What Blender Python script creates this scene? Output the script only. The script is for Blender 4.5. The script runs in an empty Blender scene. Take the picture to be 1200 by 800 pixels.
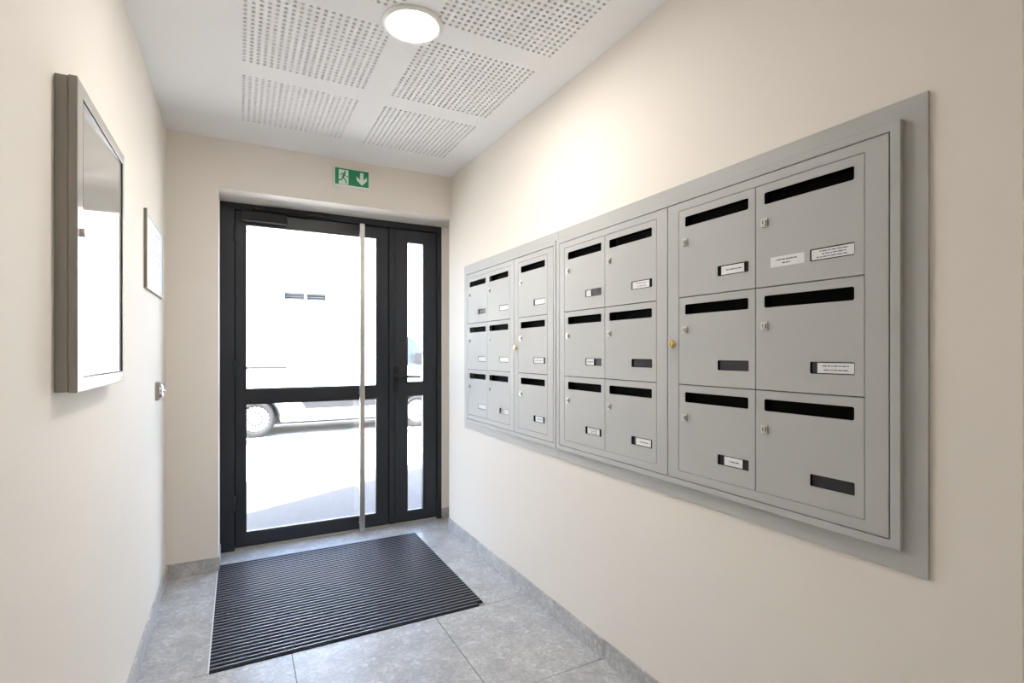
import bpy, bmesh, math, random
from mathutils import Vector, Matrix

random.seed(4)
scene = bpy.context.scene
COL = scene.collection
PI = math.pi

# ------------------------------------------------------------------ camera
H = 1.25
cam_data = bpy.data.cameras.new('camera')
cam = bpy.data.objects.new('camera', cam_data)
COL.objects.link(cam)
cam_data.sensor_width = 36.0
cam_data.lens = 605.0 / 1200.0 * 36.0
cam_data.shift_y = 13.0 / 1200.0
cam_data.clip_start = 0.02
cam_data.clip_end = 300
cam.location = (0, 0, H)
cam.rotation_euler = (PI / 2, 0, -math.radians(27.95))
scene.camera = cam

# ------------------------------------------------------------------ light
SUN_EL = math.radians(50)
SUN_DIR = Vector((0.879 * math.cos(SUN_EL), 0.477 * math.cos(SUN_EL), -math.sin(SUN_EL)))
world = bpy.data.worlds.new('sky')
scene.world = world
world.use_nodes = True
wn = world.node_tree
wn.nodes.clear()
w_out = wn.nodes.new('ShaderNodeOutputWorld')
w_bg = wn.nodes.new('ShaderNodeBackground')
w_sky = wn.nodes.new('ShaderNodeTexSky')
w_sky.sky_type = 'NISHITA'
w_sky.sun_disc = False
w_sky.sun_elevation = SUN_EL
w_sky.sun_rotation = math.atan2(-SUN_DIR.x, -SUN_DIR.y)
w_sky.air_density = 1.0
w_sky.dust_density = 3.0
w_bg.inputs['Strength'].default_value = 0.9
wn.links.new(w_sky.outputs[0], w_bg.inputs[0])
wn.links.new(w_bg.outputs[0], w_out.inputs[0])

sun_data = bpy.data.lights.new('sun', 'SUN')
sun_data.energy = 19.0
sun_data.angle = math.radians(0.53)
sun_data.color = (1.0, 0.96, 0.90)
sun = bpy.data.objects.new('sun', sun_data)
COL.objects.link(sun)
sun.rotation_euler = SUN_DIR.to_track_quat('-Z', 'Y').to_euler()
sun.location = (-6, -4, 12)

LAMP_STRENGTH = 60.0
REAR_FILL_STRENGTH = 46.0
scene.view_settings.view_transform = 'Standard'
scene.view_settings.look = 'None'
scene.view_settings.gamma = 1.0
scene.view_settings.use_curve_mapping = False
scene.view_settings.exposure = 1.60
scene.cycles.use_denoising = True
scene.cycles.max_bounces = 14
scene.cycles.diffuse_bounces = 8
scene.cycles.transparent_max_bounces = 16
scene.cycles.sample_clamp_indirect = 25.0
scene.cycles.caustics_reflective = False


# ------------------------------------------------------------------ materials
def srgb(r, g, b):
    f = lambda c: c / 12.92 if c <= 0.04045 else ((c + 0.055) / 1.055) ** 2.4
    return (f(r / 255), f(g / 255), f(b / 255), 1)


def new_mat(name):
    m = bpy.data.materials.new(name)
    m.use_nodes = True
    nt = m.node_tree
    return m, nt, nt.nodes['Principled BSDF']


def paint(name, col, rough=0.5, metallic=0.0, spec=0.5, bump=0.0, bscale=300.0, vary=0.0, vscale=3.0, coat=0.0):
    """plain procedural surface: a colour with slight mottling and a fine bump"""
    m, nt, p = new_mat(name)
    p.inputs['Roughness'].default_value = rough
    p.inputs['Metallic'].default_value = metallic
    p.inputs['Specular IOR Level'].default_value = spec
    p.inputs['Coat Weight'].default_value = coat
    geo = nt.nodes.new('ShaderNodeNewGeometry')
    if vary > 0:
        n = nt.nodes.new('ShaderNodeTexNoise')
        n.inputs['Scale'].default_value = vscale
        n.inputs['Detail'].default_value = 4
        nt.links.new(geo.outputs['Position'], n.inputs['Vector'])
        r = nt.nodes.new('ShaderNodeValToRGB')
        r.color_ramp.elements[0].position = 0.3
        r.color_ramp.elements[1].position = 0.7
        r.color_ramp.elements[0].color = tuple(c * (1 - vary) for c in col[:3]) + (1,)
        r.color_ramp.elements[1].color = tuple(min(1, c * (1 + vary)) for c in col[:3]) + (1,)
        nt.links.new(n.outputs['Fac'], r.inputs['Fac'])
        nt.links.new(r.outputs['Color'], p.inputs['Base Color'])
    else:
        p.inputs['Base Color'].default_value = tuple(col[:3]) + (1,)
    if bump > 0:
        n2 = nt.nodes.new('ShaderNodeTexNoise')
        n2.inputs['Scale'].default_value = bscale
        n2.inputs['Detail'].default_value = 2
        nt.links.new(geo.outputs['Position'], n2.inputs['Vector'])
        b = nt.nodes.new('ShaderNodeBump')
        b.inputs['Strength'].default_value = bump
        b.inputs['Distance'].default_value = 0.002
        nt.links.new(n2.outputs['Fac'], b.inputs['Height'])
        nt.links.new(b.outputs['Normal'], p.inputs['Normal'])
    return m


def stone(name, dark, mid, light, rough=0.30):
    """grey terrazzo-like stone with fragments and pale chips"""
    m, nt, p = new_mat(name)
    N, L = nt.nodes, nt.links
    geo = N.new('ShaderNodeNewGeometry')
    n1 = N.new('ShaderNodeTexNoise'); n1.inputs['Scale'].default_value = 9; n1.inputs['Detail'].default_value = 8
    n1.inputs['Roughness'].default_value = 0.7
    L.new(geo.outputs['Position'], n1.inputs['Vector'])
    r1 = N.new('ShaderNodeValToRGB')
    r1.color_ramp.elements[0].position = 0.36; r1.color_ramp.elements[0].color = dark
    r1.color_ramp.elements[1].position = 0.66; r1.color_ramp.elements[1].color = mid
    L.new(n1.outputs['Fac'], r1.inputs['Fac'])
    v = N.new('ShaderNodeTexVoronoi'); v.inputs['Scale'].default_value = 95
    L.new(geo.outputs['Position'], v.inputs['Vector'])
    sep = N.new('ShaderNodeSeparateColor')
    L.new(v.outputs['Color'], sep.inputs[0])
    r2 = N.new('ShaderNodeValToRGB')
    r2.color_ramp.elements[0].position = 0.0; r2.color_ramp.elements[0].color = (0, 0, 0, 1)
    r2.color_ramp.elements[1].position = 1.0; r2.color_ramp.elements[1].color = (0.6, 0.6, 0.6, 1)
    L.new(sep.outputs[0], r2.inputs['Fac'])
    mix = N.new('ShaderNodeMix'); mix.data_type = 'RGBA'
    L.new(r2.outputs['Color'], mix.inputs['Factor'])
    L.new(r1.outputs['Color'], mix.inputs['A'])
    mix.inputs['B'].default_value = tuple(c * 0.72 for c in dark[:3]) + (1,)
    # pale chips: a minority of larger cells
    v2 = N.new('ShaderNodeTexVoronoi'); v2.inputs['Scale'].default_value = 40
    n3 = N.new('ShaderNodeTexNoise'); n3.inputs['Scale'].default_value = 30
    L.new(geo.outputs['Position'], n3.inputs['Vector'])
    mm = N.new('ShaderNodeMix'); mm.data_type = 'VECTOR'; mm.inputs['Factor'].default_value = 0.03
    L.new(geo.outputs['Position'], mm.inputs['A']); L.new(n3.outputs['Color'], mm.inputs['B'])
    L.new(mm.outputs['Result'], v2.inputs['Vector'])
    s2 = N.new('ShaderNodeSeparateColor'); L.new(v2.outputs['Color'], s2.inputs[0])
    g = N.new('ShaderNodeMath'); g.operation = 'GREATER_THAN'; g.inputs[1].default_value = 0.9
    L.new(s2.outputs[1], g.inputs[0])
    lt = N.new('ShaderNodeMath'); lt.operation = 'LESS_THAN'; lt.inputs[1].default_value = 0.42
    L.new(v2.outputs['Distance'], lt.inputs[0])
    mu = N.new('ShaderNodeMath'); mu.operation = 'MULTIPLY'
    L.new(g.outputs[0], mu.inputs[0]); L.new(lt.outputs[0], mu.inputs[1])
    mu2 = N.new('ShaderNodeMath'); mu2.operation = 'MULTIPLY'; mu2.inputs[1].default_value = 0.38
    L.new(mu.outputs[0], mu2.inputs[0])
    mix2 = N.new('ShaderNodeMix'); mix2.data_type = 'RGBA'
    L.new(mu2.outputs[0], mix2.inputs['Factor'])
    L.new(mix.outputs['Result'], mix2.inputs['A'])
    mix2.inputs['B'].default_value = light
    L.new(mix2.outputs['Result'], p.inputs['Base Color'])
    p.inputs['Roughness'].default_value = rough
    p.inputs['Specular IOR Level'].default_value = 0.5
    return m


def glass(name, tint=(1, 1, 1, 1), ior=1.5):
    m = bpy.data.materials.new(name)
    m.use_nodes = True
    nt = m.node_tree
    nt.nodes.clear()
    out = nt.nodes.new('ShaderNodeOutputMaterial')
    mix = nt.nodes.new('ShaderNodeMixShader')
    fr = nt.nodes.new('ShaderNodeFresnel')
    # a thin pane: the same reflectance on entering and on leaving it
    geo = nt.nodes.new('ShaderNodeNewGeometry')
    mp = nt.nodes.new('ShaderNodeMapRange')
    mp.inputs['To Min'].default_value = ior
    mp.inputs['To Max'].default_value = 1.0 / ior
    nt.links.new(geo.outputs['Backfacing'], mp.inputs['Value'])
    nt.links.new(mp.outputs['Result'], fr.inputs['IOR'])
    tr = nt.nodes.new('ShaderNodeBsdfTransparent'); tr.inputs['Color'].default_value = tint
    gl = nt.nodes.new('ShaderNodeBsdfGlossy'); gl.inputs['Roughness'].default_value = 0.0
    nt.links.new(fr.outputs[0], mix.inputs[0])
    nt.links.new(tr.outputs[0], mix.inputs[1])
    nt.links.new(gl.outputs[0], mix.inputs[2])
    nt.links.new(mix.outputs[0], out.inputs[0])
    return m


def emit(name, col, strength):
    m = bpy.data.materials.new(name)
    m.use_nodes = True
    nt = m.node_tree
    nt.nodes.clear()
    out = nt.nodes.new('ShaderNodeOutputMaterial')
    e = nt.nodes.new('ShaderNodeEmission')
    e.inputs['Color'].default_value = tuple(col) + (1,)
    e.inputs['Strength'].default_value = strength
    nt.links.new(e.outputs[0], out.inputs[0])
    return m


M = {
    'wall': paint('cream_wall_paint', (0.82, 0.768, 0.70), 0.75, spec=0.3, bump=0.06, bscale=220),
    'ceiling': paint('white_ceiling_paint', (0.87, 0.87, 0.87), 0.85, spec=0.2, bump=0.04, bscale=250),
    'felt': paint('dark_felt', (0.10, 0.09, 0.08), 0.95, spec=0.1),
    'stone': stone('grey_stone_tile', (0.42, 0.415, 0.41, 1), (0.66, 0.65, 0.635, 1), (0.76, 0.755, 0.74, 1)),
    'grout': paint('grey_grout', (0.27, 0.26, 0.25), 0.9, vary=0.1, vscale=40),
    'anthracite': paint('anthracite_powder_coat', (0.018, 0.021, 0.027), 0.38, spec=0.5, bump=0.02, bscale=900),
    'gasket': paint('black_rubber', (0.008, 0.008, 0.009), 0.6),
    'steel': paint('satin_steel', (0.62, 0.60, 0.57), 0.32, metallic=1.0, bump=0.02, bscale=500),
    'chrome': paint('chrome', (0.75, 0.74, 0.72), 0.15, metallic=1.0),
    'lock_metal': paint('dull_nickel', (0.62, 0.61, 0.58), 0.33, metallic=0.8),
    'brass': paint('brass', (0.80, 0.58, 0.22), 0.22, metallic=1.0),
    'mailbox': paint('grey_mailbox_enamel', (0.475, 0.475, 0.46), 0.45, spec=0.18, bump=0.03, bscale=1200),
    'inside': paint('mailbox_inside_shade', (0.006, 0.006, 0.006), 0.8, spec=0.1),  # near black: the darkness of the unlit boxes is put into the colour
    'holder': paint('black_plastic', (0.012, 0.012, 0.016), 0.25),
    'card': paint('white_card', (0.78, 0.77, 0.77), 0.7, vary=0.03, vscale=60),
    'faint_ink': paint('faint_ink', (0.50, 0.50, 0.54), 0.8),
    'ink': paint('grey_ink', (0.10, 0.10, 0.12), 0.8),
    'case_side': paint('case_shaded_side', (0.33, 0.31, 0.275), 0.40),  # darker than the front: shade of the dim side put into the colour
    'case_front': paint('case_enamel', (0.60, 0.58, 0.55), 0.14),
    'case_panel': paint('backed_glass_panel', (0.56, 0.54, 0.51), 0.02, spec=0.5),
    'case_back': paint('case_backing', (0.80, 0.78, 0.75), 0.6),
    'frame_alu': paint('pale_frame', (0.70, 0.69, 0.68), 0.3, metallic=0.7),
    'frame_edge': paint('frame_edge', (0.20, 0.17, 0.14), 0.5),
    'paper': paint('white_paper', (0.88, 0.88, 0.90), 0.8, vary=0.03, vscale=20),
    'glass': glass('clear_glass', (0.97, 0.985, 0.98, 1)),
    'case_glass': glass('case_glass', (0.98, 0.98, 0.98, 1), 1.4),
    'white_plastic': paint('white_plastic', (0.82, 0.82, 0.80), 0.4),
    'green': paint('sign_green', (0.012, 0.26, 0.10), 0.4),
    'sign_white': paint('sign_white', (0.75, 0.86, 0.78), 0.4),
    'mat_pile': paint('charcoal_ribbed_insert', (0.022, 0.022, 0.027), 0.9, spec=0.2, bump=0.8, bscale=500, vary=0.25, vscale=60),
    'edge_alu': paint('bright_edge_aluminium', (0.85, 0.85, 0.85), 0.4, metallic=0.2),
    'mat_rail': paint('mat_aluminium', (0.30, 0.29, 0.29), 0.45, metallic=0.6),
    'asphalt': paint('grey_asphalt', (0.072, 0.071, 0.072), 0.9, bump=0.9, bscale=90, vary=0.18, vscale=45),
    'lit_street': paint('pale_lit_street', (0.45, 0.45, 0.45), 0.9, bump=0.4, bscale=60, vary=0.06, vscale=5),  # ground beyond the house shadow, sunlight put into a paler colour for bounce
    'gutter': paint('gutter_stone', (0.11, 0.11, 0.12), 0.9, vary=0.1, vscale=8),
    'render': paint('pale_render', (0.70, 0.69, 0.66), 0.9, vary=0.04, vscale=2),
    'van': paint('white_car_paint', (0.82, 0.83, 0.84), 0.25, coat=0.6),
    'van_trim': paint('grey_trim', (0.10, 0.105, 0.115), 0.5),
    'van_dark': paint('black_trim', (0.018, 0.019, 0.022), 0.55),
    'tyre': paint('tyre_rubber', (0.016, 0.016, 0.018), 0.8, bump=0.2, bscale=80),
    'hub': paint('silver_hubcap', (0.17, 0.17, 0.175), 0.45, metallic=0.3),
    'van_glass': paint('dark_car_glass', (0.05, 0.065, 0.08), 0.06, spec=0.7),
    'vent': paint('vent_grey', (0.02, 0.021, 0.025), 0.6),
    'lamp': emit('downlight_diffuser', (1.0, 0.955, 0.895), LAMP_STRENGTH),
    'fill_rear': emit('rear_fill_diffuser', (1.0, 0.95, 0.88), REAR_FILL_STRENGTH),  # glow of the added rear fill
}


# ------------------------------------------------------------------ helpers
WLOC = {}


class MB:
    """collects shapes in world coordinates; build() links them as one mesh object"""

    def __init__(self):
        self.v, self.f, self.mi, self.sm = [], [], [], []

    def add(self, vs, fs, mi=0, smooth=False):
        o = len(self.v)
        self.v += [Vector(p) for p in vs]
        for f in fs:
            self.f.append([i + o for i in f]); self.mi.append(mi); self.sm.append(smooth)
        return self

    def box(self, x0, x1, y0, y1, z0, z1, mi=0):
        vs = [(x, y, z) for z in (z0, z1) for y in (y0, y1) for x in (x0, x1)]
        fs = [(0, 2, 3, 1), (4, 5, 7, 6), (0, 1, 5, 4), (2, 6, 7, 3), (0, 4, 6, 2), (1, 3, 7, 5)]
        return self.add(vs, fs, mi)

    def lathe(self, c, axis, prof, n=32, mi=0, smooth=True, cap=True):
        """prof: list of (radius, offset along axis) -- closed at ends by caps"""
        c = Vector(c); ax = Vector(axis).normalized()
        u = ax.orthogonal().normalized(); w = ax.cross(u)
        vs, fs = [], []
        for r, t in prof:
            for k in range(n):
                a = 2 * PI * k / n
                vs.append(c + ax * t + (u * math.cos(a) + w * math.sin(a)) * r)
        for i in range(len(prof) - 1):
            for k in range(n):
                k2 = (k + 1) % n
                fs.append((i * n + k, i * n + k2, (i + 1) * n + k2, (i + 1) * n + k))
        self.add(vs, fs, mi, smooth)
        if cap:
            o = len(self.v) - len(vs)
            self.f.append([o + k for k in reversed(range(n))]); self.mi.append(mi); self.sm.append(False)
            e = o + (len(prof) - 1) * n
            self.f.append([e + k for k in range(n)]); self.mi.append(mi); self.sm.append(False)
        return self

    def tube(self, pts, r, n=8, mi=0):
        pts = [Vector(p) for p in pts]
        vs, fs = [], []
        for i, p in enumerate(pts):
            d = (pts[min(i + 1, len(pts) - 1)] - pts[max(i - 1, 0)]).normalized()
            u = d.orthogonal().normalized(); w = d.cross(u)
            for k in range(n):
                a = 2 * PI * k / n
                vs.append(p + (u * math.cos(a) + w * math.sin(a)) * r)
        for i in range(len(pts) - 1):
            for k in range(n):
                k2 = (k + 1) % n
                fs.append((i * n + k, i * n + k2, (i + 1) * n + k2, (i + 1) * n + k))
        fs.append(tuple(reversed(range(n)))); fs.append(tuple((len(pts) - 1) * n + k for k in range(n)))
        return self.add(vs, fs, mi, True)

    def plate(self, outer, holes, fn, t0, t1, mi=0):
        """a 2D polygon with holes, between depths t0 and t1; fn(a, b, t) -> world point"""
        bm = bmesh.new()
        edges = []
        for loop in [outer] + list(holes):
            vv = [bm.verts.new((a, b, 0)) for a, b in loop]
            for i in range(len(vv)):
                edges.append(bm.edges.new((vv[i], vv[(i + 1) % len(vv)])))
        bmesh.ops.triangle_fill(bm, use_beauty=True, use_dissolve=False, edges=edges, normal=(0, 0, 1))
        bm.verts.index_update()
        co = [v.co.copy() for v in bm.verts]
        tris = [[v.index for v in f.verts] for f in bm.faces]
        bm.free()
        n = len(co)
        vs = [fn(c.x, c.y, t0) for c in co] + [fn(c.x, c.y, t1) for c in co]
        fs = [list(t) for t in tris] + [[i + n for i in reversed(t)] for t in tris]
        o = 0
        for loop in [outer] + list(holes):
            k = len(loop)
            for i in range(k):
                a, b = o + i, o + (i + 1) % k
                fs.append([a, b, b + n, a + n])
            o += k
        return self.add(vs, fs, mi)

    def build(self, name, mats, parent=None, bevel=0.0, seg=2, recalc=True):
        me = bpy.data.meshes.new(name)
        lo = Vector([min(p[i] for p in self.v) for i in range(3)])
        hi = Vector([max(p[i] for p in self.v) for i in range(3)])
        loc = Vector(((lo.x + hi.x) / 2, (lo.y + hi.y) / 2, lo.z))
        me.from_pydata([tuple(p - loc) for p in self.v], [], self.f)
        mats = mats if isinstance(mats, (list, tuple)) else [mats]
        for m in mats:
            me.materials.append(M[m])
        for p, mi, sm in zip(me.polygons, self.mi, self.sm):
            p.material_index = mi
            p.use_smooth = sm
        if recalc:
            bm = bmesh.new(); bm.from_mesh(me)
            bmesh.ops.recalc_face_normals(bm, faces=bm.faces)
            bm.to_mesh(me); bm.free()
        me.update()
        return link(name, me, loc, parent, bevel, seg)


def link(name, me, loc, parent=None, bevel=0.0, seg=2):
    """one object from mesh data, at a world location, under a parent"""
    o = bpy.data.objects.new(name, me)
    COL.objects.link(o)
    loc = Vector(loc)
    WLOC[o.name] = loc
    if parent is not None:
        o.parent = parent
        o.location = loc - WLOC[parent.name]
    else:
        o.location = loc
    if bevel > 0:
        b = o.modifiers.new('bevel', 'BEVEL')
        b.width = bevel; b.segments = seg; b.limit_method = 'ANGLE'; b.angle_limit = math.radians(40)
        b.harden_normals = False
    return o


def thing(name, loc, label=None, cat=None, group=None):
    o = bpy.data.objects.new(name, None)
    o.empty_display_size = 0.1
    COL.objects.link(o)
    o.location = loc
    WLOC[o.name] = Vector(loc)
    if label:
        o['label'] = label; o['category'] = cat
    if group:
        o['group'] = group
    return o


def struct(o, label=None, cat=None):
    o['kind'] = 'structure'
    if label:
        o['label'] = label; o['category'] = cat
    return o


def rect(a0, a1, b0, b1):
    return [(a0, b0), (a1, b0), (a1, b1), (a0, b1)]


def rrect(a0, a1, b0, b1, r, n=4):
    pts = []
    for (cx, cy, s) in ((a1 - r, b1 - r, 0), (a0 + r, b1 - r, 90), (a0 + r, b0 + r, 180), (a1 - r, b0 + r, 270)):
        for k in range(n + 1):
            a = math.radians(s + 90 * k / n)
            pts.append((cx + r * math.cos(a), cy + r * math.sin(a)))
    return pts


FX = lambda a, b, t: (t, a, b)      # plane of a side wall: (Y, Z), depth X
FY = lambda a, b, t: (a, t, b)      # plane of the end wall: (X, Z), depth Y
FZ = lambda a, b, t: (a, b, t)      # plane of floor and ceiling

XL, XR = -0.352, 1.325              # side walls of the entrance hall
YB = 3.41                           # end wall
YD = 3.69                           # face of the entrance door frame
ZC = 2.48
YE = 0.415                          # where the mailbox wall ends
XLOB, YREAR = 2.9, -2.8             # lobby behind the viewpoint

# ------------------------------------------------------------------ setting: room shell
struct(MB().box(XL - 0.25, XL, YREAR - 0.2, 3.80, 0, ZC + 0.1).build('wall_left', 'wall'),
       'long cream painted wall carrying the display case', 'wall')

struct(MB().plate(rect(YE, 3.45, 0, ZC + 0.1), [rect(0.625, 3.075, 0.815, 1.763)], FX, XR, XR + 0.32)
       .box(XR + 0.32, XR + 0.36, YE, 3.45, 0, ZC + 0.1).build('wall_right', 'wall'),
       'cream painted wall with the recessed mailboxes', 'wall')

struct(MB().box(XL, -0.10, YB, 3.80, 0, ZC + 0.1)
       .box(-0.10, XR, YB, 3.80, 2.195, ZC + 0.1)
       .box(XR, 1.75, 3.45, 3.80, 2.195, ZC + 0.1)
       .box(1.42, 1.75, 3.45, 3.80, 0, 2.195)
       .box(1.357, 1.42, YD, 3.80, 0, 2.195).build('wall_back', 'wall'),
       'cream end wall with the opening for the glass door', 'wall')

struct(MB().box(XR + 0.36, XLOB, YE, YE + 0.2, 0, ZC + 0.1).build('wall_lobby_front', 'wall'),
       'cream lobby wall around the corner from the mailboxes', 'wall')
struct(MB().box(XLOB, XLOB + 0.2, YREAR - 0.2, YE + 0.2, 0, ZC + 0.1).build('wall_lobby_right', 'wall'),
       'cream side wall of the lobby behind the viewpoint', 'wall')
struct(MB().box(XL, XLOB, YREAR - 0.2, YREAR, 0, ZC + 0.1).build('wall_rear', 'wall'),
       'cream wall closing the lobby behind the viewpoint', 'wall')

# floor: base and stone tiles
floor = struct(MB().box(XL - 0.1, XLOB, YREAR, 3.80, -0.15, -0.004).build('floor', 'grout'),
               'grey stone tiled floor of the entrance hall', 'floor')
MX0, MX1, MY0, MY1 = -0.10, 1.082, 2.325, 3.475    # entrance mat recess
G = 0.0016
gx = [XL, 0.197, 0.823, XR, 1.449, 2.075, 2.701, XLOB]
gy = [2.325, 1.69, 1.055, YE, -0.215, -0.85, -1.485, -2.12, YREAR]
for j in range(len(gy) - 1):
    for i in range(len(gx) - 1):
        x0, x1, y1, y0 = gx[i], gx[i + 1], gy[j], gy[j + 1]
        if x0 >= XR - 0.01 and y1 > YE + 0.01:
            continue
        if abs(x1 - XR) < 0.001 and y1 <= YE + 0.01:
            x1 = 1.449
        if abs(x0 - XR) < 0.001 and y1 <= YE + 0.01:
            continue
        MB().box(x0 + G, x1 - G, y0 + G, y1 - G, -0.004, 0.0).build('tile', 'stone', floor)
MB().box(XL + G, MX0 - 0.0065, MY0 + G, YB - G, -0.004, 0.0).build('tile', 'stone', floor)
MB().box(MX0 - 0.0, 1.42, MY1 + 0.004, YD + 0.07, -0.004, 0.0).build('tile', 'stone', floor)
MB().box(MX1 + 0.004, XR - G, MY0 + G, MY1 + 0.004 - 2 * G, -0.004, 0.0).build('tile', 'stone', floor)

# ceiling: plasterboard with fields of square perforations
FIELDS = [(0.012, 0.642)[i] for i in (0, 1)]
FSIZE = 0.512
FROWS = [2.573, 1.945, 1.319, 0.692]
rects = [rect(x, x + FSIZE, y, y + FSIZE) for x in FIELDS for y in FROWS]
ceiling = struct(MB().plate(rect(XL, XLOB, YREAR, 3.45), rects, FZ, ZC, ZC + 0.0125)
                 .box(XL - 0.25, XLOB + 0.2, YREAR - 0.2, 3.80, ZC + 0.10, ZC + 0.28)
                 .build('ceiling', 'ceiling'),
                 'white ceiling with squares of perforated plasterboard', 'ceiling')


def perforated_mesh():
    n, hole = 20, 0.0118
    pitch = 0.0258
    m0 = (FSIZE - (n - 1) * pitch - hole) / 2
    cuts = [0.0]
    for i in range(n):
        cuts += [m0 + i * pitch, m0 + i * pitch + hole]
    cuts.append(FSIZE)
    idx, vs, fs, mi = {}, [], [], []

    def vert(i, j, z):
        k = (i, j, z)
        if k not in idx:
            idx[k] = len(vs); vs.append((cuts[i], cuts[j], z))
        return idx[k]
    T = 0.0125
    for i in range(len(cuts) - 1):
        for j in range(len(cuts) - 1):
            a = [(i, j), (i + 1, j), (i + 1, j + 1), (i, j + 1)]
            if i % 2 == 1 and j % 2 == 1:
                for k in range(4):
                    p, q = a[k], a[(k + 1) % 4]
                    fs.append((vert(*p, 0), vert(*q, 0), vert(*q, T), vert(*p, T))); mi.append(0)
                fs.append([vert(*p, T) for p in reversed(a)]); mi.append(1)
            else:
                fs.append([vert(*p, 0) for p in reversed(a)]); mi.append(0)
    me = bpy.data.meshes.new('perforated_panel')
    me.from_pydata(vs, [], fs)
    me.materials.append(M['ceiling']); me.materials.append(M['felt'])
    for p, k in zip(me.polygons, mi):
        p.material_index = k
    return me


perf = perforated_mesh()
for x in FIELDS:
    for y in FROWS:
        link('perforated_panel', perf, (x, y, ZC), ceiling)

# skirting in the same stone
BH, BT = 0.078, 0.010
bb = struct(thing('baseboard_right', (XR, YE, 0), 'grey stone skirting along the mailbox wall', 'baseboard'))
for y0, y1 in ((YE, 1.679), (1.681, 2.939), (2.941, 3.45)):
    MB().box(XR - BT, XR, y0, y1, 0, BH).build('skirting_tile', 'stone', bb, bevel=0.0012)
bb = struct(thing('baseboard_left', (XL, YREAR, 0), 'grey stone skirting along the display case wall', 'baseboard'))
for y0, y1 in ((YREAR, -1.30), (-1.298, -0.04), (-0.038, 1.219), (1.221, 2.479), (2.481, YB)):
    MB().box(XL, XL + BT, y0, y1, 0, BH).build('skirting_tile', 'stone', bb, bevel=0.0012)
bb = struct(thing('baseboard_back', (-0.2, YB, 0), 'grey stone skirting on the piers beside the door', 'baseboard'))
MB().box(XL + BT, -0.10, YB - BT, YB, 0, BH).build('skirting_tile', 'stone', bb, bevel=0.0012)
MB().box(-0.10, -0.093, YB - BT, YD - 0.06, 0, BH).build('skirting_tile', 'stone', bb, bevel=0.001)
MB().box(1.3575, 1.42, YD - BT, YD, 0, BH).build('skirting_tile', 'stone', bb, bevel=0.0012)
bb = struct(thing('baseboard_lobby', (2, -1, 0), 'grey stone skirting of the lobby behind the viewpoint', 'baseboard'))
MB().box(XR, XLOB, YE - BT, YE, 0, BH).build('skirting_tile', 'stone', bb, bevel=0.0012)
MB().box(XLOB - BT, XLOB, YREAR, YE - BT, 0, BH).build('skirting_tile', 'stone', bb, bevel=0.0012)
MB().box(XL + BT, XLOB - BT, YREAR, YREAR + BT, 0, BH).build('skirting_tile', 'stone', bb, bevel=0.0012)

# ------------------------------------------------------------------ setting: outside of the house
GZ = -0.15
BX0, BX1, BY0, BY1, BZ = -2.13, 8.0, -6.0, 3.86, 5.32
struct(MB().box(BX0, -0.10, 3.80, BY1, GZ, BZ).box(1.36, BX1, 3.80, BY1, GZ, BZ)
       .box(-0.10, 1.36, 3.80, BY1, 2.205, BZ).build('wall_facade', 'render'),
       'pale street front of the house around the door', 'wall')
struct(MB().box(BX0, BX0 + 0.2, BY0, 3.80, GZ, BZ).build('wall_gable', 'render'), 'pale gable wall of the house', 'wall')
struct(MB().box(BX0 + 0.2, BX1, BY0, 3.80, BZ - 0.2, BZ).build('roof', 'render'), 'flat roof of the house', 'roof')
struct(MB().box(-30, 40, 3.80, 6.30, GZ - 0.3, GZ).build('ground_forecourt', 'asphalt'), 'grey asphalt forecourt just outside the door', 'forecourt')
struct(MB().box(-30, 40, 6.30, 45, GZ - 0.3, GZ).build('ground_street', 'lit_street'), 'street ground under the van, sunlight put into its pale colour', 'street')
struct(MB().box(-0.10, 1.36, 3.76, 3.92, GZ, -0.004).build('trim_1', 'stone'), 'stone doorstep outside the glass door', 'doorstep')
struct(MB().box(-20, 30, 8.78, 9.22, GZ - 0.02, GZ + 0.006).build('trim_2', 'gutter'), 'grey gutter strip beside the parked van', 'gutter')

# ------------------------------------------------------------------ entrance door
door = struct(thing('door_1', (0.63, YD, 0), 'anthracite framed glass entrance door with narrow side leaf', 'door'))
FX0, FX1, FZ1 = -0.101, 1.357, 2.20
# fixed frame
MB().plate([(FX0, 0), (-0.019, 0), (-0.019, 2.150), (1.323, 2.150), (1.323, 0), (FX1, 0), (FX1, FZ1), (FX0, FZ1)],
           [], FY, YD, YD + 0.075) \
    .plate([(FX0, 0), (0.020, 0), (0.020, 2.110), (1.250, 2.110), (1.250, 0), (FX1, 0), (FX1, FZ1), (FX0, FZ1)],
           [], FY, YD + 0.0755, YD + 0.090).build('door_frame', 'anthracite', door, bevel=0.003)
MB().box(-0.019, 1.323, YD + 0.012, YD + 0.07, 0.0, 0.012).build('threshold', 'steel', door, bevel=0.002)


def leaf(name, x0, x1, g0, g1, zt, zr1, zr0, zb):
    y0, y1 = YD + 0.010, YD + 0.072
    lf = MB().plate(rect(x0, x1, 0.014, 2.147), [rect(g0, g1, zr1, zt), rect(g0, g1, zb, zr0)], FY, y0, y1) \
        .build(name, 'anthracite', door, bevel=0.003)
    for (b, t) in ((zr1, zt), (zb, zr0)):
        MB().box(g0 - 0.006, g1 + 0.006, y0 + 0.028, y0 + 0.034, b - 0.006, t + 0.006).build('glass_pane', 'glass', lf)
        # glazing bead
        MB().plate(rect(g0 - 0.002, g1 + 0.002, b - 0.002, t + 0.002), [rect(g0 + 0.007, g1 - 0.007, b + 0.007, t - 0.007)],
                   FY, y0 + 0.004, y0 + 0.026).build('glazing_bead', 'anthracite', lf)
    return lf


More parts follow.
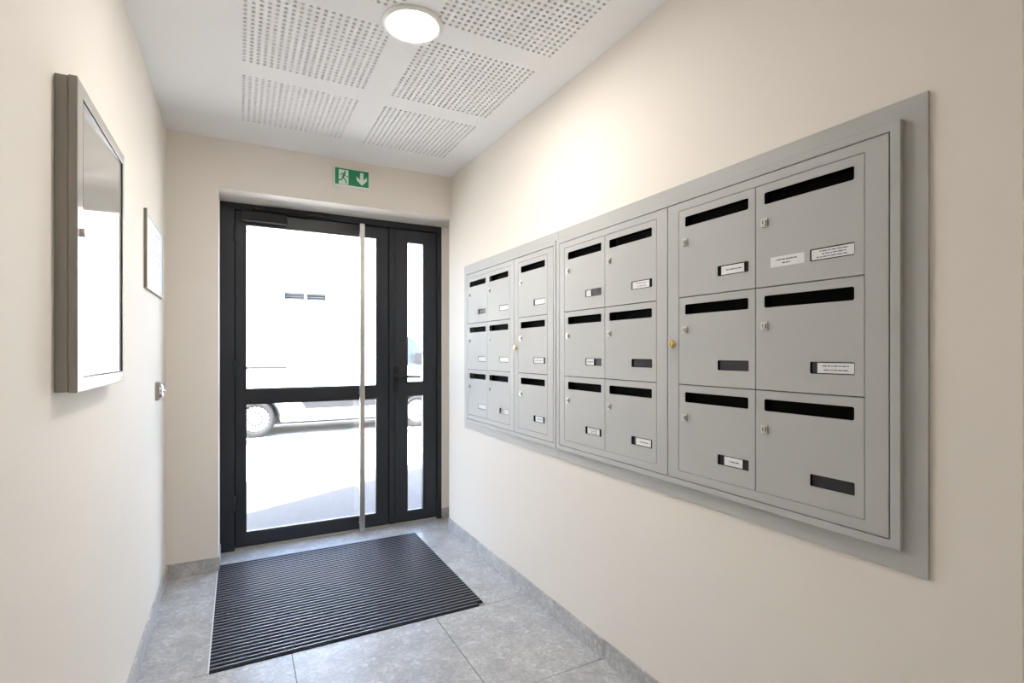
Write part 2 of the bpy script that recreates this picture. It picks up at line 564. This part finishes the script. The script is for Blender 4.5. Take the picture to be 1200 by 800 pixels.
main = leaf('door_leaf', -0.016, 0.958, 0.041, 0.876, 2.069, 1.013, 0.925, 0.099)
side = leaf('side_leaf', 1.004, 1.320, 1.093, 1.223, 2.062, 1.030, 0.938, 0.085)
MB().box(0.961, 1.001, YD + 0.002, YD + 0.070, 0.014, 2.147).box(0.935, 1.030, YD + 0.0735, YD + 0.088, 0.014, 2.147).build('meeting_stile', 'anthracite', door, bevel=0.003)
# pull bar: flat stainless tube on stand-offs
bar = MB().box(0.738, 0.771, 3.612, 3.637, 0.022, 2.136)
for z in (0.06, 0.969, 2.10):
    bar.lathe((0.7545, 3.637, z), (0, 1, 0), [(0.009, 0), (0.009, YD + 0.010 - 3.637)], 12)
bar.build('pull_bar', 'steel', main, bevel=0.002)
# closer on the leaf, its slide rail on the frame
MB().box(0.012, 0.285, YD - 0.034, YD + 0.010, 2.083, 2.142).build('door_closer', 'gasket', main, bevel=0.004)
MB().box(0.085, 0.545, YD - 0.024, YD, 2.158, 2.182).build('closer_rail', 'gasket', door, bevel=0.003)
cl = MB().tube([(0.165, YD - 0.020, 2.148), (0.43, YD - 0.014, 2.156)], 0.006)
cl.lathe((0.165, YD - 0.02, 2.140), (0, 0, 1), [(0.012, 0), (0.012, 0.014)], 12)
cl.build('closer_arm', 'gasket', main)
# lever on the side leaf
hd = MB().box(0.990, 1.026, YD - 0.002, YD + 0.012, 0.965, 1.150)
hd.lathe((1.008, YD - 0.002, 1.078), (0, -1, 0), [(0.012, 0), (0.012, 0.045), (0.010, 0.05)], 14)
hd.tube([(1.008, YD - 0.046, 1.078), (1.05, YD - 0.048, 1.078), (1.178, YD - 0.046, 1.074)], 0.0085, 10)
hd.build('lever_handle', 'gasket', side, bevel=0.002)
for z in (0.25, 1.1, 1.95):
    MB().lathe((-0.019, YD - 0.006, z), (0, 0, 1), [(0.008, 0), (0.008, 0.10)], 12).build('hinge', 'anthracite', door)

# ------------------------------------------------------------------ mailboxes
XF = 1.305          # front of frames and doors
PITCH, ZP = 0.291, 0.2892
ZT = 1.7225         # top of the first row
DW, DH = PITCH - 0.003, ZP - 0.003
# one door mesh for all: (a along Y from the low end = right in the photo, b up)
SLOT = rrect(0.022, 0.262, DH - 0.056, DH - 0.023, 0.005)
NAMEW = rrect(0.021, 0.131, 0.050, 0.081, 0.003)


def door_mesh():
    mb = MB().plate(rect(0, DW, 0, DH), [SLOT, NAMEW], lambda a, b, t: (t, a, b), 0, 0.0015)
    # folded edges
    mb.box(0.0015, 0.014, 0, 0.0015, 0, DH).box(0.0015, 0.014, DW - 0.0015, DW, 0, DH)
    mb.box(0.0015, 0.014, 0, DW, 0, 0.0015).box(0.0015, 0.014, 0, DW, DH - 0.0015, DH)
    return mb


def to_mesh(mb, name, mats):
    me = bpy.data.meshes.new(name)
    me.from_pydata([tuple(p) for p in mb.v], [], mb.f)
    for m in mats:
        me.materials.append(M[m])
    for p, mi, sm in zip(me.polygons, mb.mi, mb.sm):
        p.material_index = mi; p.use_smooth = sm
    bm = bmesh.new(); bm.from_mesh(me)
    bmesh.ops.recalc_face_normals(bm, faces=bm.faces)
    bm.to_mesh(me); bm.free()
    return me


ME_DOOR = to_mesh(door_mesh(), 'mailbox_door', ['mailbox'])
lk = MB().box(-0.004, 0.004, -0.010, 0.010, -0.011, 0.011, 0)
lk.lathe((-0.004, 0, 0), (-1, 0, 0), [(0.0075, 0), (0.0075, 0.004), (0.0068, 0.005)], 16, 0)
lk.box(-0.0095, -0.0088, -0.0012, 0.0012, -0.0045, 0.0045, 1)
ME_LOCK = to_mesh(lk, 'cam_lock', ['lock_metal', 'gasket'])
hb = MB().plate(rect(-0.0025, 0.1125, -0.0025, 0.0335), [rect(0.0, 0.110, 0.0, 0.031)], lambda a, b, t: (t, a, b), 0.0016, 0.006)
hb.box(0.006, 0.0075, -0.0025, 0.1125, -0.0025, 0.0335)
ME_HOLD = to_mesh(hb, 'name_holder', ['holder'])
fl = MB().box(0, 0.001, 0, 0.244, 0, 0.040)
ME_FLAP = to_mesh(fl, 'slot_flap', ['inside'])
bl = MB().lathe((0, 0, 0), (-1, 0, 0), [(0.0135, 0), (0.0135, 0.003), (0.011, 0.005), (0.0105, 0.011), (0.0095, 0.012)], 24, 0)
bl.box(-0.0126, -0.0118, -0.001, 0.001, -0.006, 0.006, 1)
ME_BRASS = to_mesh(bl, 'brass_lock', ['brass', 'gasket'])

# name cards per column and row: list of (from, to) along the window from its left end in the photo, as fractions
CARDS = {
    'A1': [None, (0.02, 0.97), (0.02, 0.97)],
    'A2': [(0.02, 0.97), (0.02, 0.97), (0.60, 0.98)],
    'A3': [(0.10, 0.98), (0.03, 0.86), (0.16, 0.80)],
    'B1': [(0.04, 0.34), (0.04, 0.52), (0.12, 0.86)],
    'B2': [(0.04, 0.86), None, (0.20, 0.93)],
    'C1': [(0.12, 0.85), None, (0.22, 0.80)],
    'C2': [(0.03, 0.98), (0.17, 0.98), None],
}
PRINT = {('B1', 2): 3, ('B2', 0): 2, ('C1', 0): 1, ('C1', 2): 1, ('C2', 0): 3, ('C2', 1): 2, ('A3', 1): 1, ('B1', 1): 1, ('A3', 2): 1, ('B2', 2): 1}


def mailbox_bank(label, fl_y, fr_y, leaves, locks):
    """fl_y, fr_y: Y range of flange and frame; leaves: [(y0, y1, [(column key, y of low end)...])]"""
    root = thing('mailbox_bank', (XR, (fl_y[0] + fl_y[1]) / 2, 0.757), label, 'mailboxes', 'banks of wall mailboxes')
    z0, z1 = 0.806, 1.772
    MB().plate(rect(fl_y[0], fl_y[1], 0.757, 1.817), [rect(fr_y[0] + 0.001, fr_y[1] - 0.001, z0 + 0.001, z1 - 0.001)], FX, 1.3185, XR) \
        .build('surround', 'mailbox', root, bevel=0.0012)
    lz0, lz1 = 0.828, 1.749
    hy0, hy1 = leaves[0][0] - 0.0025, leaves[-1][1] + 0.0025
    MB().plate(rect(fr_y[0], fr_y[1], z0, z1), [rect(hy0, hy1, lz0 - 0.0025, lz1 + 0.0025)], FX, XF, XR + 0.01) \
        .build('cabinet_frame', 'mailbox', root, bevel=0.0015)
    # carcass: back, sides, shelves and dividers
    ca = MB()
    bx0, bx1 = XF + 0.03, XF + 0.27
    ca.box(bx1, bx1 + 0.004, hy0 - 0.008, hy1 + 0.008, lz0 - 0.008, lz1 + 0.008)
    ca.box(bx0, bx1, hy0 - 0.008, hy0 - 0.004, lz0 - 0.008, lz1 + 0.008)
    ca.box(bx0, bx1, hy1 + 0.004, hy1 + 0.008, lz0 - 0.008, lz1 + 0.008)
    ca.box(bx0, bx1, hy0 - 0.004, hy1 + 0.004, lz0 - 0.008, lz0 - 0.004)
    ca.box(bx0, bx1, hy0 - 0.004, hy1 + 0.004, lz1 + 0.004, lz1 + 0.008)
    for r in (1, 2):
        ca.box(bx0, bx1, hy0 - 0.004, hy1 + 0.004, ZT - r * ZP - 0.002, ZT - r * ZP + 0.002)
    for (y0, y1, cols) in leaves:
        for (key, yy) in cols:
            ca.box(bx0, bx1, yy - 0.002, yy + 0.002, lz0, lz1)
    ca.build('carcass', 'inside', root)
    for (y0, y1, cols) in leaves:
        ys = [c[1] for c in cols]
        MB().plate(rect(y0, y1, lz0, lz1), [rect(min(ys), max(ys) + PITCH, ZT - 3 * ZP, ZT)], FX, XF, XF + 0.018) \
            .build('leaf_frame', 'mailbox', root, bevel=0.0015)
        for (key, yy) in cols:
            for r in range(3):
                zz = ZT - (r + 1) * ZP + 0.0015
                d = link('mailbox_door', ME_DOOR, (XF + 0.0005, yy + 0.0015, zz), root)
                link('cam_lock', ME_LOCK, (XF + 0.0005, yy + 0.0015 + DW - 0.028, zz + DH - 0.107), d)
                link('name_holder', ME_HOLD, (XF + 0.0005, yy + 0.0015 + 0.021, zz + 0.050), d)
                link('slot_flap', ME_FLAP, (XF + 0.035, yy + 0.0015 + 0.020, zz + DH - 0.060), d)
                c = CARDS[key][r]
                wy0, wz0 = yy + 0.0015 + 0.021, zz + 0.050
                if c:
                    a1, a0 = wy0 + 0.110 * (1 - c[0]), wy0 + 0.110 * (1 - c[1])
                    MB().box(XF + 0.0022, XF + 0.0030, a0, a1, wz0 + 0.0025, wz0 + 0.0285).build('name_card', 'card', d)
                    n = PRINT.get((key, r), 0)
                    if n:
                        pr = MB()
                        rnd = random.Random(hash_key(key, r))
                        for k in range(n):
                            zc = wz0 + 0.0285 - (k + 0.8) * 0.026 / (n + 0.6)
                            hh = 0.0012 if n > 1 else 0.0016
                            p = a0 + (a1 - a0) * (0.10 + 0.10 * rnd.random())
                            end = a1 - (a1 - a0) * (0.12 + 0.2 * rnd.random())
                            while p < end:
                                q = min(end, p + 0.003 + 0.010 * rnd.random())
                                pr.box(XF + 0.0019, XF + 0.0022, p, q, zc - hh, zc + hh)
                                p = q + 0.0022
                        pr.build('card_print', 'ink', d)
                if key == 'C2' and r == 0:
                    d['label'] = 'mailbox door with a second white name sticker'
                    MB().box(XF - 0.0002, XF + 0.0005, 0.832, 0.929, zz + 0.050, zz + 0.078).build('name_sticker', 'card', d)
                    pr = MB()
                    rnd = random.Random(5)
                    for zc, p, end in ((zz + 0.0685, 0.853, 0.912), (zz + 0.0590, 0.872, 0.894)):
                        while p < end:
                            q = min(end, p + 0.003 + 0.008 * rnd.random())
                            pr.box(XF - 0.0005, XF - 0.0002, p, q, zc - 0.0015, zc + 0.0015)
                            p = q + 0.002
                    pr.build('card_print', 'ink', d)
    for (y, z) in locks:
        link('brass_lock', ME_BRASS, (XF, y, z), root)
    return root


def hash_key(key, r):
    return sum(ord(ch) * (i + 3) for i, ch in enumerate(key)) + r * 17


mailbox_bank('grey steel bank of nine mailboxes at the door end of the wall',
             (2.0255, 3.155), (2.0275, 3.097),
             [(2.047, 2.4365, [('A3', 2.0985)]), (2.4395, 3.081, [('A2', 2.4815), ('A1', 2.7725)])],
             [(2.4135, 1.279)])
mailbox_bank('larger grey steel bank of twelve mailboxes nearest the viewer',
             (0.564, 2.0245), (0.611, 2.0225),
             [(0.6345, 1.3165, [('C2', 0.6855), ('C1', 0.9765)]), (1.3195, 1.993, [('B2', 1.3710), ('B1', 1.6620)])],
             [(1.2930, 1.279)])

# ------------------------------------------------------------------ display case on the left wall
CY0, CY1, CZ0, CZ1 = 1.452, 1.975, 1.163, 1.857
case = thing('display_case', (XL, (CY0 + CY1) / 2, CZ0), 'grey metal glazed notice board case on the left wall', 'notice board')
MB().plate(rect(CY0, CY1, CZ0, CZ1), [rect(CY0 + 0.012, CY1 - 0.012, CZ0 + 0.012, CZ1 - 0.012)], FX, XL, XL + 0.0235) \
    .build('case_body', 'case_side', case, bevel=0.002)
df = MB().plate(rect(CY0, CY1, CZ0, CZ1), [rect(CY0 + 0.045, CY1 - 0.024, CZ0 + 0.030, CZ1 - 0.030)], FX, XL + 0.0245, XL + 0.0405)
df = df.build('case_door', 'case_front', case, bevel=0.002)
MB().box(XL + 0.002, XL + 0.006, CY0 + 0.012, CY1 - 0.012, CZ0 + 0.012, CZ1 - 0.012).build('backing_board', 'case_back', case)
# door sides shaded by colour: an added darker sleeve round the aluminium front
MB().plate(rect(CY0 - 0.0012, CY1 + 0.0012, CZ0 - 0.0012, CZ1 + 0.0012), [rect(CY0 + 0.0002, CY1 - 0.0002, CZ0 + 0.0002, CZ1 - 0.0002)],
           FX, XL + 0.0245, XL + 0.0395).build('door_edge_shade', 'case_side', df)
tl = math.radians(1.4)
gw = CY1 - CY0 - 0.069 + 0.01
gm = MB()
gc = (CY0 + 0.045 + CY1 - 0.024) / 2
g0, g1 = gc - gw / 2, gc + gw / 2
dx = math.tan(tl) * gw / 2
gx0 = XL + 0.0305
vs = []
for z in (CZ0 + 0.026, CZ1 - 0.026):
    vs += [(gx0 - dx, g0, z), (gx0 + dx, g1, z), (gx0 + dx - 0.003, g1, z), (gx0 - dx - 0.003, g0, z)]
gm.add(vs, [(0, 1, 2, 3), (4, 7, 6, 5), (0, 4, 5, 1), (1, 5, 6, 2), (2, 6, 7, 3), (3, 7, 4, 0)])
gm.build('glass_pane', 'case_panel', df)
MB().plate(rect(CY0 + 0.0445, CY1 - 0.0235, CZ0 + 0.0295, CZ1 - 0.0295), [rect(CY0 + 0.0448, CY1 - 0.0262, CZ0 + 0.0315, CZ1 - 0.0315)],
           FX, XL + 0.0375, XL + 0.0405).build('gasket', 'gasket', df)
kl = MB().lathe((XL + 0.0405, CY0 + 0.030, 1.52), (1, 0, 0), [(0.010, 0), (0.010, 0.006), (0.008, 0.008)], 20)
kl.box(XL + 0.0480, XL + 0.0490, CY0 + 0.029, CY0 + 0.031, 1.514, 1.526)
kl.build('cylinder_lock', 'chrome', df)

# ------------------------------------------------------------------ small picture frame
PY0, PY1, PZ0, PZ1 = 2.655, 3.185, 1.525, 1.862
pf = thing('picture_frame', (XL, (PY0 + PY1) / 2, PZ0), 'small pale framed notice beside the end wall', 'picture frame')
MB().plate(rect(PY0, PY1, PZ0, PZ1), [rect(PY0 + 0.022, PY1 - 0.022, PZ0 + 0.022, PZ1 - 0.022)], FX, XL + 0.010, XL + 0.014) \
    .build('frame_front', 'frame_alu', pf, bevel=0.001)
MB().plate(rect(PY0, PY1, PZ0, PZ1), [rect(PY0 + 0.01, PY1 - 0.01, PZ0 + 0.01, PZ1 - 0.01)], FX, XL, XL + 0.010) \
    .build('frame_edge', 'frame_edge', pf)
sh = MB().box(XL + 0.001, XL + 0.0095, PY0 + 0.012, PY1 - 0.012, PZ0 + 0.012, PZ1 - 0.012).build('notice_sheet', 'paper', pf)
pr = MB()
rnd = random.Random(3)
for k in range(15):
    z = PZ1 - 0.055 - k * 0.0155
    a = PY0 + 0.07
    pr.box(XL + 0.0095, XL + 0.0097, a, PY1 - 0.07 - 0.2 * rnd.random(), z - 0.0012, z + 0.0012)
pr.build('notice_print', 'faint_ink', sh)

# ------------------------------------------------------------------ door release button
bt = thing('door_release_button', (XL, 3.04, 1.018), 'chrome door release button low on the left wall', 'button')
MB().plate(rrect(2.998, 3.082, 1.018, 1.106, 0.008), [], FX, XL, XL + 0.012).build('back_plate', 'case_side', bt, bevel=0.0015)
dm = MB().lathe((XL + 0.012, 3.040, 1.062), (1, 0, 0), [(0.040, 0), (0.040, 0.006), (0.036, 0.012), (0.027, 0.017), (0.012, 0.0195), (0.002, 0.020)], 28)
dm.build('button_dome', 'chrome', bt)
MB().lathe((XL + 0.0315, 3.040, 1.062), (1, 0, 0), [(0.010, 0), (0.010, 0.003), (0.008, 0.004)], 18).build('push_stud', 'steel', bt)

# ------------------------------------------------------------------ exit sign
EX0, EX1, EZ0, EZ1 = 0.526, 0.748, 2.299, 2.414
es = thing('exit_sign', (0.64, YB, EZ0), 'green emergency exit sign with running figure above the door', 'sign')
MB().box(EX0, EX1, YB - 0.036, YB, EZ0, EZ1).build('sign_housing', 'white_plastic', es, bevel=0.003)
yf = YB - 0.036
face = MB().box(EX0 + 0.010, EX1 - 0.005, yf - 0.0015, yf, EZ0 + 0.010, EZ1 - 0.004).build('sign_face', 'green', es)
MB().box(0.558, 0.617, yf - 0.0022, yf - 0.0015, EZ0 + 0.012, EZ1 - 0.012).build('doorway_symbol', 'sign_white', face)
ar = [(0.700, 2.318), (0.732, 2.350), (0.732, 2.374), (0.711, 2.352), (0.711, 2.398), (0.689, 2.398), (0.689, 2.352), (0.668, 2.374), (0.668, 2.350)]
MB().plate(ar, [], FY, yf - 0.0022, yf - 0.0015).build('arrow_symbol', 'sign_white', face)
mn = MB()


def limb(x0, z0, x1, z1, w):
    d = Vector((x1 - x0, z1 - z0)); n = Vector((-d.y, d.x)).normalized() * w / 2
    mn.plate([(x0 + n.x, z0 + n.y), (x1 + n.x, z1 + n.y), (x1 - n.x, z1 - n.y), (x0 - n.x, z0 - n.y)], [], FY, yf - 0.0030, yf - 0.0022)


mn.plate([(0.596 + 0.0065 * math.cos(k * PI / 6), 2.389 + 0.0065 * math.sin(k * PI / 6)) for k in range(12)], [], FY, yf - 0.0030, yf - 0.0022)
limb(0.593, 2.381, 0.583, 2.352, 0.012)     # trunk
limb(0.592, 2.379, 0.574, 2.376, 0.005); limb(0.574, 2.376, 0.569, 2.364, 0.005)   # rear arm
limb(0.593, 2.376, 0.603, 2.362, 0.005); limb(0.603, 2.362, 0.616, 2.361, 0.005)   # front arm
limb(0.584, 2.353, 0.598, 2.340, 0.007); limb(0.598, 2.340, 0.607, 2.318, 0.007)   # front leg
limb(0.583, 2.353, 0.574, 2.336, 0.007); limb(0.574, 2.336, 0.556, 2.334, 0.007)   # rear leg
mn.build('running_figure', 'green', face)

# ------------------------------------------------------------------ ceiling lights
def downlight(x, y, label, mat):
    t = thing('ceiling_downlight', (x, y, ZC), label, 'ceiling light', 'round ceiling downlights')
    MB().lathe((x, y, ZC), (0, 0, -1), [(0.114, 0), (0.114, 0.003), (0.110, 0.008), (0.097, 0.011), (0.0945, 0.008), (0.0945, 0.002)], 56) \
        .build('trim_ring', 'white_plastic', t)
    MB().lathe((x, y, ZC), (0, 0, -1), [(0.094, 0.0025), (0.094, 0.0075), (0.092, 0.0085)], 56).build('diffuser', mat, t)
    return t


downlight(0.578, 1.885, 'round white ceiling downlight glowing between the perforated squares', 'lamp')
downlight(1.55, -1.15, 'added round fill light on the lobby ceiling behind the viewpoint', 'fill_rear')  # added fill light, out of view, to lift the hall from behind

# ------------------------------------------------------------------ entrance mat
mat = thing('entrance_mat', ((MX0 + MX1) / 2, (MY0 + MY1) / 2, -0.004), 'charcoal ribbed entrance mat with aluminium strips in the floor', 'doormat')
MB().box(MX0 - 0.006, MX0 - 0.0005, MY0, YB - 0.012, -0.004, 0.0045).build('edge_trim', 'edge_alu', mat)
MB().box(MX1 + 0.0005, MX1 + 0.0035, MY0 + 0.03, MY1 + 0.003, -0.004, 0.002).build('edge_trim', 'mat_rail', mat)
NS = 40
sp = (MY1 - MY0) / NS
for k in range(NS):
    y0 = MY0 + k * sp
    x1 = MX1 - (0.03 if k == 0 else 0.0)
    ins = MB()
    w = sp - 0.0085
    for q in range(3):       # three fine ribs to a strip
        a = y0 + 0.001 + q * w / 3
        ins.box(MX0, x1, a, a + w / 3 - 0.0014, -0.002, 0.0035 + 0.0006 * (q == 1))
    ins.box(MX0, x1, y0 + 0.001, y0 + w, -0.004, -0.001)
    ins.build('ribbed_insert', 'mat_pile', mat)
    MB().box(MX0, x1, y0 + sp - 0.0070, y0 + sp - 0.0015, -0.004, 0.0048).build('aluminium_strip', 'mat_rail', mat)

# ------------------------------------------------------------------ parked van
VY = 9.40           # near side
VW = 1.78
van = thing('delivery_van', (1.6, VY + VW / 2, GZ), 'white delivery van parked across the street outside', 'van')
WR = 0.308
wheels = (0.25, 2.98)


def van_profile():
    pts = [(-0.56, 0.10)]
    bot = 0.085
    pts += [(-0.50, bot)]
    for cx in wheels:
        R = 0.375
        zc = GZ + WR
        a0 = math.asin((bot - zc) / R)
        for k in range(13):
            a = PI - a0 - (PI - 2 * a0) * k / 12
            pts.append((cx + R * math.cos(a), zc + R * math.sin(a)))
    pts += [(3.72, bot), (3.84, 0.14), (3.88, 0.42), (3.84, 0.70), (3.70, 0.86), (3.36, 1.00),
            (3.05, 1.45), (2.90, 1.60), (2.70, 1.675), (2.30, 1.705), (1.2, 1.715), (0.0, 1.70), (-0.42, 1.66), (-0.54, 1.52), (-0.60, 0.9), (-0.61, 0.35)]
    return pts


body = MB().plate(van_profile(), [], FY, VY, VY + VW)
body.build('van_body', 'van', van, bevel=0.05, seg=3)
MB().box(-0.45, 3.7, VY + 0.25, VY + VW - 0.25, 0.03, 0.40).build('underbody', 'van_dark', van)
# sliding door rail, handles, lower moulding, window, mirror
MB().box(-0.40, 0.72, VY - 0.006, VY + 0.01, 0.985, 1.022).build('door_rail', 'van_dark', van, bevel=0.002)
for x in (1.76, 2.05):
    MB().box(x, x + 0.17, VY - 0.022, VY + 0.005, 1.055, 1.085).build('door_handle', 'van_trim', van, bevel=0.008)
MB().plate([(0.93, 0.435), (2.58, 0.435), (2.55, 0.30), (1.02, 0.30)], [], FY, VY - 0.012, VY + 0.01).build('side_moulding', 'van_dark', van, bevel=0.005)
MB().plate([(2.22, 1.02), (3.20, 1.02), (2.92, 1.48), (2.82, 1.54), (2.25, 1.56)], [], FY, VY - 0.004, VY + 0.01).build('cab_window', 'van_glass', van, bevel=0.002)
MB().box(1.17, 1.175, VY - 0.003, VY + 0.004, 0.11, 1.60).build('door_seam', 'van_trim', van)
MB().box(1.925, 1.93, VY - 0.003, VY + 0.004, 0.11, 1.60).build('door_seam', 'van_trim', van)
mr = MB().plate(rrect(2.86, 3.03, 1.05, 1.24, 0.04), [], FY, VY - 0.17, VY - 0.08)
mr.box(2.93, 3.0, VY - 0.09, VY + 0.01, 1.05, 1.10)
mr.build('wing_mirror', 'van_dark', van, bevel=0.015)
MB().plate([(3.50, 0.55), (3.80, 0.50), (3.78, 0.68), (3.55, 0.80)], [], FY, VY - 0.004, VY + 0.02).build('headlight', 'hub', van, bevel=0.01)
MB().box(3.70, 3.90, VY + 0.10, VY + VW - 0.10, 0.12, 0.36).build('bumper', 'van_dark', van, bevel=0.03)
for cx in wheels:
    zc = GZ + WR
    # arch liner
    arc = []
    for k in range(17):
        a = PI * k / 16
        arc.append((cx + 0.372 * math.cos(a), zc + 0.372 * math.sin(a)))
    for k in range(17):
        a = PI * (16 - k) / 16
        arc.append((cx + 0.352 * math.cos(a), zc + 0.352 * math.sin(a)))
    MB().plate(arc, [], FY, VY + 0.005, VY + 0.40).build('wheel_arch', 'van_dark', van)
    for yy, sgn in ((VY + 0.03, 1), (VY + VW - 0.03, -1)):
        c = (cx, yy, zc)
        w = MB().lathe(c, (0, sgn, 0), [(0.205, 0.012), (0.215, 0.0), (0.255, -0.006), (0.288, 0.006), (0.303, 0.03), (WR, 0.06), (WR, 0.15),
                                         (0.300, 0.185), (0.26, 0.20), (0.20, 0.19)], 48)
        wh = w.build('wheel', 'tyre', van)
        hc = MB()
        # trim disc with a notched rim
        ring = []
        for k in range(80):
            a = 2 * PI * k / 80
            r = 0.212 if (k % 4) < 2 else 0.196
            ring.append((cx + r * math.cos(a), zc + r * math.sin(a)))
        hc.plate(ring, [], FY, yy - 0.004 * sgn, yy + 0.02 * sgn)
        hc.lathe((cx, yy - 0.004 * sgn, zc), (0, -sgn, 0), [(0.165, 0), (0.150, 0.012), (0.135, 0.004), (0.07, 0.010), (0.05, 0.026), (0.03, 0.030)], 36)
        hc.build('hubcap', 'hub', wh)
        hl = MB()
        for k in range(12):
            a = 2 * PI * k / 12
            hl.lathe((cx + 0.105 * math.cos(a), yy - 0.010 * sgn, zc + 0.105 * math.sin(a)), (0, -sgn, 0), [(0.014, 0), (0.014, 0.004)], 8)
        hl.build('vent_holes', 'van_dark', wh)

# ------------------------------------------------------------------ building across the street
bld = thing('opposite_building', (3, 16.0, GZ), 'sunlit pale building across the street behind the van', 'building')
wl = MB().plate(rect(-14, 20, GZ, 4.6), [rect(1.09, 1.60, 2.67, 2.86), rect(1.65, 2.15, 2.67, 2.86)], FY, 15.0, 15.3)
wl.box(-14, 20, 15.3, 22, GZ, 4.5)
wl.build('wall', 'render', bld)
for x in (1.09, 1.65):
    v = MB().box(x, x + 0.505, 15.14, 15.3, 2.67, 2.86).build('vent_window', 'vent', bld)
    for k in range(3):
        MB().box(x, x + 0.505, 15.09, 15.13, 2.70 + 0.06 * k, 2.715 + 0.06 * k).build('slat', 'van_trim', v)
MB().box(-14.1, 20.1, 14.93, 15.0, 4.4, 4.65).build('parapet', 'render', bld)
MB().box(-14, 20, 14.97, 15.0, GZ, 0.35).build('plinth', 'gutter', bld)
